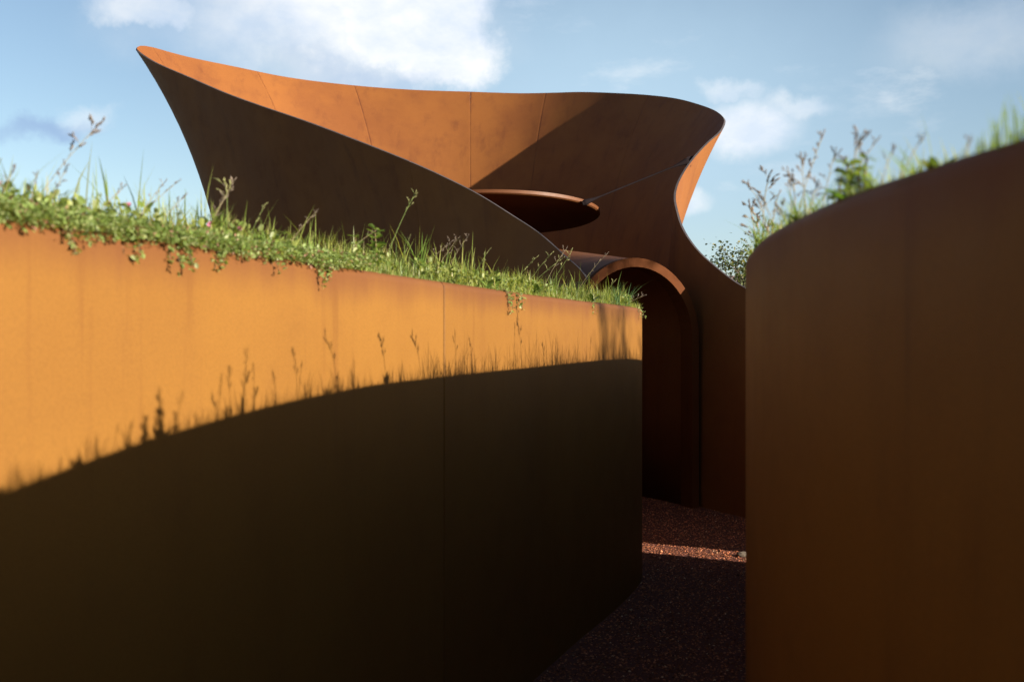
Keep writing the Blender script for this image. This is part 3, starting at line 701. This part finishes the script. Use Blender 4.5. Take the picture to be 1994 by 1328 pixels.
ST = [(22, 12, 318, .06, 'thin stalk at the far left edge of the left wall', dict(heads=4, hl=.012)),
      (60, 36, 330, .10, 'purple-brown seed stalk near the far left, right of the edge one', dict(heads=7, hl=.014, dry=True)),
      (88, 76, 337, .05, 'short dry seed head left of the tall drooping grass', dict(heads=5, hl=.012, dry=True)),
      (118, 190, 232, .10, 'tallest stalk at left with big spikelets against the sky', dict(heads=7, hl=.030, dry=True, spread=1.3, span=.32)),
      (150, 142, 328, .08, 'upright seed spike just below the tallest left stalk', dict(heads=8, hl=.015, dry=True)),
      (232, 244, 362, .10, 'small dark seed head against the sky, left of the paired ones', dict(heads=6, hl=.014, dry=True)),
      (305, 322, 352, .10, 'left one of two slim seed heads against the sky before the funnel', dict(heads=6, hl=.013, dry=True)),
      (318, 342, 349, .12, 'right one of two slim seed heads against the sky before the funnel', dict(heads=6, hl=.013, dry=True)),
      (352, 356, 378, .10, 'low seed head against the sky close to the funnel', dict(heads=5, hl=.014, dry=True)),
      (505, 452, 345, .12, 'tall bent stalk with drooping spikelets in front of the dark funnel', dict(heads=5, hl=.030, droop=(-.12, 0, -.05), sw=.0014, span=.2)),
      (480, 460, 352, .14, 'brownish branched seed stalk left of the tall bent one', dict(heads=9, hl=.020, dry=True, spread=1.2, span=.3)),
      (452, 436, 388, .09, 'low brown tangled seed stalk at the funnel foot', dict(heads=9, hl=.016, dry=True, spread=1.2, span=.5)),
      (515, 518, 400, .06, 'short green seed spike right of the tall bent stalk', dict(heads=4, hl=.018)),
      (602, 614, 408, .10, 'lone pale seed stalk left of the bare rim section', dict(heads=8, hl=.014, dry=True)),
      (700, 730, 446, .10, 'leaning brown bud stalk left of the leafy weed', dict(heads=5, hl=.013, dry=True)),
      (790, 811, 376, .10, 'tallest straight stalk above the wall joint', dict(heads=7, hl=.024, span=.22, sw=.0018)),
      (808, 800, 460, .06, 'short stalk at the foot of the tallest straight one', dict(heads=4, hl=.014)),
      (892, 893, 464, .12, 'left one of two dry seed heads right of the joint', dict(heads=6, hl=.020, dry=True)),
      (904, 912, 460, .10, 'right one of two dry seed heads right of the joint', dict(heads=8, hl=.020, dry=True)),
      (868, 880, 470, .14, 'feathery dry stalk beside the green tuft above the joint', dict(heads=8, hl=.022, dry=True, spread=1.3)),
      (954, 953, 486, .10, 'single thin stalk midway between joint and hanging sprig', dict(heads=3, hl=.020)),
      (1040, 1046, 500, .15, 'small stalk right of the lone hanging sprig', dict(heads=4, hl=.022)),
      (1068, 1074, 494, .15, 'left one of four stalks against the steel rim of the funnel', dict(heads=5, hl=.026)),
      (1075, 1096, 503, .18, 'leaning second one of four stalks against the steel rim', dict(heads=6, hl=.028)),
      (1100, 1103, 484, .15, 'third one of four stalks, upright and thin', dict(heads=6, hl=.026, dry=True)),
      (1118, 1126, 487, .18, 'right one of four stalks, with a hooked top', dict(heads=4, hl=.030, droop=(-.1, 0, 0))),
      (1180, 1184, 492, .22, 'fine dry stalk in front of the barrel vault', dict(heads=6, hl=.024, dry=True)),
      (1205, 1199, 545, .12, 'short stalk in front of the dark entrance', dict(heads=4, hl=.022)),
      (1230, 1256, 575, .08, 'arching stalk at the right-hand corner of the left wall', dict(heads=5, hl=.028, dry=True))]
for i, (a, b, c, ins, lab, kw) in enumerate(ST): lstalk(a, b, c, ins, lab, seed=i, **kw)

# leafy weeds: thing > leaf children (large leaves) or foliage
def big_leaf(root, p0, d0, ln, w, tint, bend=(0, 0, -.8)):
    path = curve(p0, d0, ln, bend, 7); V = []; side = Vector(d0).cross(Vector((0, 0, 1)))
    side = side.normalized() if side.length > .05 else Vector((1, 0, 0))
    for i, q in enumerate(path):
        t = i/7; ww = w*(.12+math.sin(math.pi*min(t*.93+.04, 1))**.8)*.5
        V += [q-side*ww, q+Vector((0, 0, -.12*ww)), q+side*ww]
    mk('leaf', V, grid_faces(8, 3), M_LEAF, root, tint=np.tile(tint, (len(V), 1)))
def rosette(px, inset, label, n=5, ln=.05, w=.02, up=.9, tint=(.14, .20, .04), seed=0, P=None, group='leafy weeds on the walls'):
    r = random.Random(seed+90); tint = tuple(c*.85 for c in tint)
    if P is None: P, _ = wall_pt(px, inset)
    root = empty('leafy_weed', P); tag(root, label, 'weed', group)
    for k in range(n):
        a = k*2.4+r.uniform(-.4, .4)
        big_leaf(root, (0, 0, 0), (math.cos(a), math.sin(a), up*r.uniform(.7, 1.4)), ln*r.uniform(.7, 1.15), w*r.uniform(.8, 1.2), tuple(c*r.uniform(.8, 1.2) for c in tint))
LW_ = [(30, .05, 'broad-leaved weed at the far left end of the left wall', 6, .05, .022),
       (128, .03, 'broad pale-leaved weed under the tallest left stalk', 6, .05, .024),
       (225, .05, 'upright yellow-green leafy weed left of the pale oval leaf', 6, .055, .022),
       (318, .02, 'weed with one large pale oval leaf leaning over the rim', 5, .06, .030),
       (395, .08, 'pointed leafy weed in front of the left foot of the funnel', 5, .05, .020),
       (485, .06, 'leafy weed at the foot of the tall bent stalk', 7, .06, .014),
       (610, .05, 'bright leafy weed with wide blades, middle of the left wall', 6, .06, .022),
       (700, .06, 'dark round-leaved weed left of the bushy one', 6, .05, .030),
       (905, .04, 'leafy weed hanging blades over the rim just right of the joint', 6, .08, .010),
       (960, .02, 'upright spoon-leaved weed beside the hanging sprig', 3, .075, .018),
       (1062, .05, 'broad light leaf weed below the four stalks', 5, .11, .035),
       (1170, .05, 'leafy weed in front of the barrel vault', 5, .09, .020)]
for i, (a, ins, lab, n_, ln, w) in enumerate(LW_): rosette(a, ins, lab, n_, ln, w, seed=i, up=1.3)
def tuft(px, inset, h, n, label, w=.004, lean=.5, seed=0, tint=(.13, .20, .04), P=None, group='tall grass tufts on the walls'):
    if P is None: P, _ = wall_pt(px, inset)
    n0 = n; xy = rng.normal(size=(n, 2))*.012
    v_, f_, t_ = blades('t', xy, h*(.5+.6*rng.random(n)), np.full(n, w), lean*(.2+rng.random(n)), np.tile(tint, (n, 1))*(.75+.5*rng.random((n, 1))), z0=-.01)
    o = fast_mesh('grass_tuft', v_, f_, t_, M_LEAF); o.location = P; tag(o, label, 'grass tuft', group)
tuft(25, .05, .10, 26, 'tall grass tuft at the far left end of the wall', .003)
tuft(112, .05, .10, 22, 'grass tuft around the foot of the tallest left stalk', .0035)
tuft(320, .08, .09, 22, 'grass tuft below the paired seed heads', .003)
tuft(478, .08, .12, 30, 'dense tuft around the tall bent stalk', .0035)
tuft(560, .08, .10, 16, 'loose tuft between the bent stalk and the lone pale one')
tuft(655, .08, .11, 14, 'tuft with one very long blade before the funnel wall')
tuft(860, .08, .20, 18, 'tall green tuft with wide blades above the wall joint', .006)
tuft(1000, .08, .12, 16, 'tuft right above the lone hanging sprig')
tuft(1118, .12, .14, 20, 'tuft around the hooked stalk', .004)
tuft(1215, .05, .16, 26, 'spiky tuft in front of the dark entrance', .004, .9, tint=(.09, .16, .06))
tuft(1240, .05, .20, 22, 'spidery tuft at the right-hand corner of the left wall', .0045, 1.0, tint=(.10, .18, .08))
# bushy weed with whorled leaves (left of the joint)
def bushy(px, inset, top_py, label, lsz=.03, n=9, seed=3, P=None, hgt=None):
    r = random.Random(seed)
    if P is None: P, _ = wall_pt(px, inset)
    H = hgt or (EYE+(CY-top_py)/F*P.y-P.z); root = empty('bushy_weed', P); tag(root, label, 'weed', 'leafy weeds on the walls')
    path = curve((0, 0, -.01), (r.uniform(-.15, .15), 0, 1), H, (0, 0, .2), 10); V, f = tube(path, [.002]*11, 5); mk('stem', V, f, M_LEAF, root, tint=np.tile((.20, .14, .06), (len(V), 1)))
    P_ = []; A_ = []
    for k in range(n):
        t = .35+.65*k/(n-1); q = path[min(int(t*10), 10)]
        for m in range(5):
            a = m*1.2566+k*.6; P_.append(q[:]); A_.append((math.cos(a), math.sin(a), r.uniform(-.3, .6)))
    P_ = np.array(P_); A_ = np.array(A_); nn_ = len(P_)
    V, f, T = leaves(P_, lsz*(.6+.6*rng.random(nn_)), A_, np.tile((.13, .19, .045), (nn_, 1))*(.75+.5*rng.random((nn_, 1))), .8)
    fast_mesh('foliage', V, f, T, M_LEAF, parent=root)
bushy(768, .06, 440, 'bushy weed with whorled leaves left of the wall joint', .032, 8, 3)
bushy(748, .10, 455, 'smaller bushy weed just left of the whorled one', .026, 6, 4)
# small pink flowers
def flower(px, py, inset, label, seed):
    P, _ = wall_pt(px, inset); H = EYE+(CY-py)/F*P.y-P.z; root = empty('pink_flower', P); tag(root, label, 'flower', 'small pink flowers in the grass')
    path = curve((0, 0, -.01), (.1, 0, 1), H, (0, 0, 0), 5); V, f = tube(path, [.0008]*6, 4); mk('stem', V, f, M_LEAF, root, tint=np.tile((.14, .17, .06), (len(V), 1)))
    pp = np.tile(np.array(path[-1][:]), (10, 1)); V, f, T = leaves(pp, np.full(10, .008), rng.normal(size=(10, 3))+np.array([(0, 0, .5)]), np.tile((.55, .22, .34), (10, 1)), 1.2)
    fast_mesh('blossom', V, f, T, M_LEAF, parent=root)
flower(40, 345, .06, 'pink flower against the sky at the far left', 1)
flower(16, 390, .03, 'pink flower low in the grass at the left edge', 2)
flower(441, 428, .05, 'pink flower at the foot of the funnel outline', 3)
flower(493, 436, .05, 'pale pink flower below the tall bent stalk', 4)
flower(288, 391, .07, 'tiny pink flower below the paired seed heads', 5)

# right wall plants (seen against the sky) and those that only throw shadows on the left wall
def r_near(d):                        # point on right wall rim at depth d (visible part)
    i = np.argmin(np.where(Rs < arc_at(RW, 6.3), np.abs(RQ[:, 1]-d), 1e9)); return i
def rstalk(d, inset, tx, ty, label, **k):
    i = r_near(d); q = RQ[i, :2]-RN[i]*inset; b = Vector((q[0], q[1], WT-.02)); dd = q[1]
    top = Vector(((tx-CX)/F*dd, dd, EYE+(CY-ty)/F*dd)); stalk(b, top, label, group='seed stalks on the dark right-hand wall', dry=True, **k)
RS = [(2.15, .03, 1460, 338, 'long stalk leaning left over the rounded corner of the right wall', dict(heads=9, hl=.017, droop=(-.06, 0, -.12), spread=1.0, span=.5)),
      (2.05, .03, 1484, 385, 'lower stalk leaning left above the rounded corner', dict(heads=6, hl=.016, span=.4)),
      (1.95, .04, 1535, 330, 'slim stalk with a pale head above the corner of the right wall', dict(heads=5, hl=.013, span=.3)),
      (1.85, .03, 1605, 258, 'tallest dark seed stalk on the right wall, left of the blurred tufts', dict(heads=10, hl=.017, spread=1.2, span=.55)),
      (1.82, .04, 1560, 305, 'leaning stalk with heavy spikelets left of the tallest right one', dict(heads=7, hl=.018, spread=1.1, span=.4)),
      (1.78, .05, 1628, 292, 'branching stalk right of the tallest one on the right wall', dict(heads=7, hl=.016, spread=1.2, span=.4)),
      (1.62, .03, 1712, 268, 'thin stalk with a small head midway along the right wall', dict(heads=5, hl=.012, span=.3)),
      (1.45, .03, 1742, 285, 'short dark seed head in the blurred grass of the right wall', dict(heads=5, hl=.010, span=.3)),
      (1.35, .03, 1800, 262, 'faint tall stalk above the bright leafy weed on the right wall', dict(heads=3, hl=.010, span=.2)),
      (1.22, .03, 1890, 268, 'small brown seed head left of the far right tuft', dict(heads=4, hl=.009, span=.3)),
      (2.35, .05, 1505, 438, 'crooked low stalk in front of the distant tree', dict(heads=6, hl=.018, spread=1.2, span=.5)),
      (2.5, .08, 1455, 455, 'low stalk over the distant tree, leftmost on the right wall', dict(heads=6, hl=.018, spread=1.2, span=.5))]
for i, (d_, ins, a, b, lab, kw) in enumerate(RS): rstalk(d_, ins, a, b, lab, seed=40+i, **kw)
def RP(d, inset=.03): i = r_near(d); q = RQ[i, :2]-RN[i]*inset; return Vector((q[0], q[1], WT-.01))
rosette(0, 0, 'bright leafy weed midway along the right wall rim', 9, .034, .012, seed=51, P=RP(1.27), up=1.4)
rosette(0, 0, 'leafy weed left of the bright one on the right wall', 7, .030, .008, seed=52, P=RP(1.42), up=1.2)
rosette(0, 0, 'dark leafy weed below the tallest right-hand stalk', 9, .050, .007, seed=53, P=RP(1.80), up=1.0, tint=(.07, .12, .03))
rosette(0, 0, 'yellow leafy weed over the rounded corner of the right wall', 9, .05, .007, seed=54, P=RP(2.30), up=1.2)
rosette(0, 0, 'leafy weed at the far right edge of the right wall', 7, .030, .007, seed=55, P=RP(1.07), up=1.6)
tuft(0, 0, .07, 30, 'blurred tuft at the far right edge of the picture', .002, .3, P=RP(1.10))
tuft(0, 0, .06, 22, 'blurred tuft right of the bright leafy weed', .002, .3, P=RP(1.18))
tuft(0, 0, .09, 16, 'wispy tuft between the tallest right stalk and the bright weed', .0018, .3, P=RP(1.55))
tuft(0, 0, .09, 24, 'green tuft just below the tallest right-hand stalk', .0025, .8, P=RP(1.85))
tuft(0, 0, .10, 24, 'yellow-green tuft on the rounded corner of the right wall', .0025, .8, P=RP(2.4))
# plants farther along the right wall: their shadows fall on the left wall
def shadow_base(px, ybase, ytip):
    k_ = px_to_s(px); q = along(LQ, Ls, LN, np.array([k_]), np.array([0.]))[0]; dd = q[1]
    z = EYE-(ybase-CY)/F*dd; t_ = (WT-z)/.32; c = Vector((q[0]+LH.x*t_, q[1]+LH.y*t_))
    i = np.argmin((RQ[:, 0]-c.x)**2+(RQ[:, 1]-c.y)**2); qq = RQ[i, :2]-RN[i]*.03
    return Vector((qq[0], qq[1], WT-.01)), (ybase-ytip)/F*dd
SHD = [(445, 800, 727, 6, .018), (560, 770, 700, 3, .014), (650, 762, 662, 7, .022), (752, 752, 672, 7, .024), (820, 745, 672, 7, .026),
       (885, 732, 655, 4, .024), (920, 728, 672, 5, .022), (1000, 715, 640, 4, .020), (1014, 715, 632, 6, .034), (1060, 712, 676, 5, .026),
       (1152, 706, 664, 3, .024), (1172, 706, 668, 3, .024), (380, 818, 770, 6, .016), (300, 850, 768, 7, .018), (480, 795, 760, 5, .016)]
ORD = 'first second third fourth fifth sixth seventh eighth ninth tenth eleventh twelfth thirteenth fourteenth fifteenth'.split()
RANK = [sorted(q[0] for q in SHD).index(w_[0]) for w_ in SHD]
for i, (a, yb_, yt, hd, hl) in enumerate(SHD):
    P, H = shadow_base(a, yb_, yt)
    stalk(P, P+Vector((random.uniform(-.03, .03), random.uniform(-.25, .25)*H, H*1.25)), 'stalk on the right wall, casting the %s long stalk shadow from the left' % ORD[RANK[i]], heads=hd, hl=hl*1.3, dry=True, spread=1.1, span=.5, droop=(random.uniform(-.05, .05), random.uniform(-.3, .3), -.06),
          group='stalks hidden behind the right wall corner', seed=70+i, sw=.0017)
for i, a in enumerate((20, 90, 175, 345, 400, 520, 600, 640, 700, 790, 860, 930, 975, 1090, 1130)):
    P, H = shadow_base(a, 800, 740)
    tuft(0, 0, H*random.uniform(.8, 1.3), random.randint(7, 14), 'tuft on the right wall, casting the %s spiky grass shadow from the left' % ORD[i], .0035, .7, P=P, group='tufts hidden behind the right wall corner')
P, H = shadow_base(270, 862, 790); bushy(0, 0, 0, 'bushy weed on the right wall rim throwing the dark leafy shadow', .021, 6, 9, P=P, hgt=H*.95)
for k_, (a, yb_, yt) in enumerate(((252, 868, 800), (262, 865, 812), (282, 858, 806), (318, 845, 788))):
    P, H = shadow_base(a, yb_, yt)
    bushy(0, 0, 0, 'small leafy weed on the right wall, casting the %s lacy shadow in the leafy clump' % ORD[k_], .015, 5, 20+k_, P=P, hgt=H)
P, H = shadow_base(300, 850, 800); rosette(0, 0, 'leafy weed on the right wall beside the shadow-throwing bushy one', 7, .05, .016, seed=60, P=P, up=1.2)
P, H = shadow_base(740, 752, 710); rosette(0, 0, 'leafy weed on the right wall across from the wall joint', 7, .06, .014, seed=61, P=P, up=1.8)

# ------------------------------------------------------------------ tree and house beyond the pavilion
def tree(px, d, ztop, label, n_leaf=5200, spread=1.0, seed=5, lsz=.05):
    r = random.Random(seed); base = Vector(((px-CX)/F*d, d, 0)); root = empty('tree', base); tag(root, label, 'tree', None)
    segs = []; tips = []
    def grow(p, dr, ln, rad, lvl):
        n = 6; path = [p]; rr = [rad]
        for i in range(n):
            dr = (dr+Vector((r.gauss(0, .16), r.gauss(0, .16), r.gauss(.03, .10)))).normalized(); path.append(path[-1]+dr*ln/n); rr.append(rad*(1-.55*(i+1)/n))
        segs.append((path, rr))
        if lvl >= 3: tips.extend(path[2:]); return
        for k in range(4 if lvl else 5):
            t = r.uniform(.45, 1.0); q = path[min(int(t*n), n)]; a = r.uniform(0, 6.28)
            nd = (dr*.6+Vector((math.cos(a), math.sin(a), r.uniform(.0, .7)))*spread).normalized(); grow(q, nd, ln*r.uniform(.5, .68), rad*.5, lvl+1)
    grow(Vector((0, 0, 0)), Vector((.03, 0, 1)), ztop*.52, ztop*.017, 0)
    V = []; Fc = []
    for path, rr in segs:
        v_, f_ = tube(path, rr, 5); o_ = len(V); V += v_; Fc += [tuple(q+o_ for q in g_) for g_ in f_]
    mk('trunk', V, Fc, M_BARK, root)
    tp = np.array([t_[:] for t_ in tips]); c = tp[rng.integers(0, len(tp), n_leaf)]
    keep = clump(c[:, 0]*3, c[:, 2]*3, 1.2, seed) > -.35; c = c[keep]; m = len(c)
    pos = c+rng.normal(size=(m, 3))*.10
    tt = np.array([(.06, .085, .03), (.09, .11, .04), (.13, .13, .055), (.045, .07, .03)])[rng.choice(4, m)]*(.7+.5*rng.random((m, 1)))
    V, f, T = leaves(pos, lsz*(.5+.8*rng.random(m)), rng.normal(size=(m, 3)), tt, 1.2)
    fast_mesh('crown', V, f, T, M_LEAF, parent=root)
tree(1425, 19.0, 4.3, 'sparse small-leaved tree in the gap between funnel and right wall', 17000, 1.0, 5, .060)
tree(1396, 21.0, 3.3, 'lower dense shrub-like tree left of the sparse one, behind the funnel edge', 11000, .9, 8, .06)
tree(1480, 18.0, 4.3, 'small tree mostly hidden behind the rounded corner of the right wall', 10000, 1.0, 12, .055)

sap = empty('sapling', (11.9, 1.25, WT-.1)); tag(sap, 'slender many-stemmed sapling growing far out on the right-hand bank', 'tree')
V = []; f = []; rs = random.Random(4); tips = []
for k in range(9):
    path = curve((rs.uniform(-.15, .15), rs.uniform(-.15, .15), -.1), (rs.uniform(-.12, .12), rs.uniform(-.30, .16), 1), rs.uniform(3.6, 4.8), (rs.uniform(-.1, .1), rs.uniform(-.2, .15), .3), 10)
    v_, f_ = tube(path, [.035*(1-.06*i) for i in range(11)], 6); o_ = len(V); V += v_; f += [tuple(q+o_ for q in g_) for g_ in f_]; tips += path[6:]
mk('trunk', V, f, M_BARK, sap)
tp = np.array([t_[:] for t_ in tips]); c = tp[rng.integers(0, len(tp), 900)]+rng.normal(size=(900, 3))*.10
V, f, T = leaves(c, .05+.04*rng.random(900), rng.normal(size=(900, 3)), np.tile((.08, .11, .04), (900, 1)), 1.2); fast_mesh('crown', V, f, T, M_LEAF, parent=sap)

ash = empty('sapling', (12.0, 3.7, WT-.1)); tag(ash, 'small leafy sapling out on the right-hand bank beyond the slender one', 'tree')
V = []; f = []; tips = []
for k in range(5):
    path = curve((rs.uniform(-.1, .1), rs.uniform(-.1, .1), -.1), (rs.uniform(-.08, .08), rs.uniform(-.10, .08), 1), rs.uniform(4.3, 4.9), (0, rs.uniform(-.08, .06), .2), 10)
    v_, f_ = tube(path, [.03*(1-.06*i) for i in range(11)], 6); o_ = len(V); V += v_; f += [tuple(q+o_ for q in g_) for g_ in f_]; tips += path[7:]
mk('trunk', V, f, M_BARK, ash)
tp = np.array([t_[:] for t_ in tips]); c = tp[rng.integers(0, len(tp), 2400)]+rng.normal(size=(2400, 3))*np.array([(.2, .20, .20)])
V, f, T = leaves(c, .05+.05*rng.random(2400), rng.normal(size=(2400, 3)), np.tile((.08, .11, .04), (2400, 1)), 1.2); fast_mesh('crown', V, f, T, M_LEAF, parent=ash)
tr = empty('tree', (6.6, -3.9, WT-.1)); tag(tr, 'unseen leafy tree added behind the viewer to darken the right-hand wall', 'tree')  # added out of view: blocks sun on the near left wall, cutting its bounce
V = []; f = []; tips = []
for k in range(9):
    path = curve((0, 0, -.1), (rs.uniform(-.45, .45), rs.uniform(-.45, .45), 1), rs.uniform(2.4, 4.4), (rs.uniform(-.3, .3), rs.uniform(-.3, .3), .1), 10)
    v_, f_ = tube(path, [.07*(1-.07*i) for i in range(11)], 6); o_ = len(V); V += v_; f += [tuple(q+o_ for q in g_) for g_ in f_]; tips += path[3:]
mk('trunk', V, f, M_BARK, tr)
tp = np.array([t_[:] for t_ in tips]); c = tp[rng.integers(0, len(tp), 9000)]+rng.normal(size=(9000, 3))*.32
V, f, T = leaves(c, .06+.05*rng.random(9000), rng.normal(size=(9000, 3)), np.tile((.07, .10, .035), (9000, 1)), 1.2); fast_mesh('crown', V, f, T, M_LEAF, parent=tr)

house = empty('house', (9.5, 42, 0)); tag(house, 'white house with a grey roof glimpsed through the tree', 'house')
V, f = box((0, 0, 1.75), (3.0, 3, 1.95)); mk('wall', V, f, M_PLASTER, house, smooth_=False)
V = [(-3.3, -3.3, 3.705), (3.3, -3.3, 3.705), (3.3, 3.3, 3.705), (-3.3, 3.3, 3.705), (-3.3, 0, 4.35), (3.3, 0, 4.35)]
mk('roof', V, [(3, 2, 1, 0), (0, 1, 5, 4), (2, 3, 4, 5), (0, 4, 3), (1, 2, 5)], M_ROOF, house, smooth_=False)
for x in (-2.0, -.2, 1.6):
    V, f = box((x, -3.02, 2.9), (.38, .04, .42)); w_ = mk('window', V, f, M_PLASTER, house, smooth_=False)
    V, f = box((x, -3.05, 2.9), (.30, .02, .34)); mk('pane', V, f, M_PANE, w_, smooth_=False)
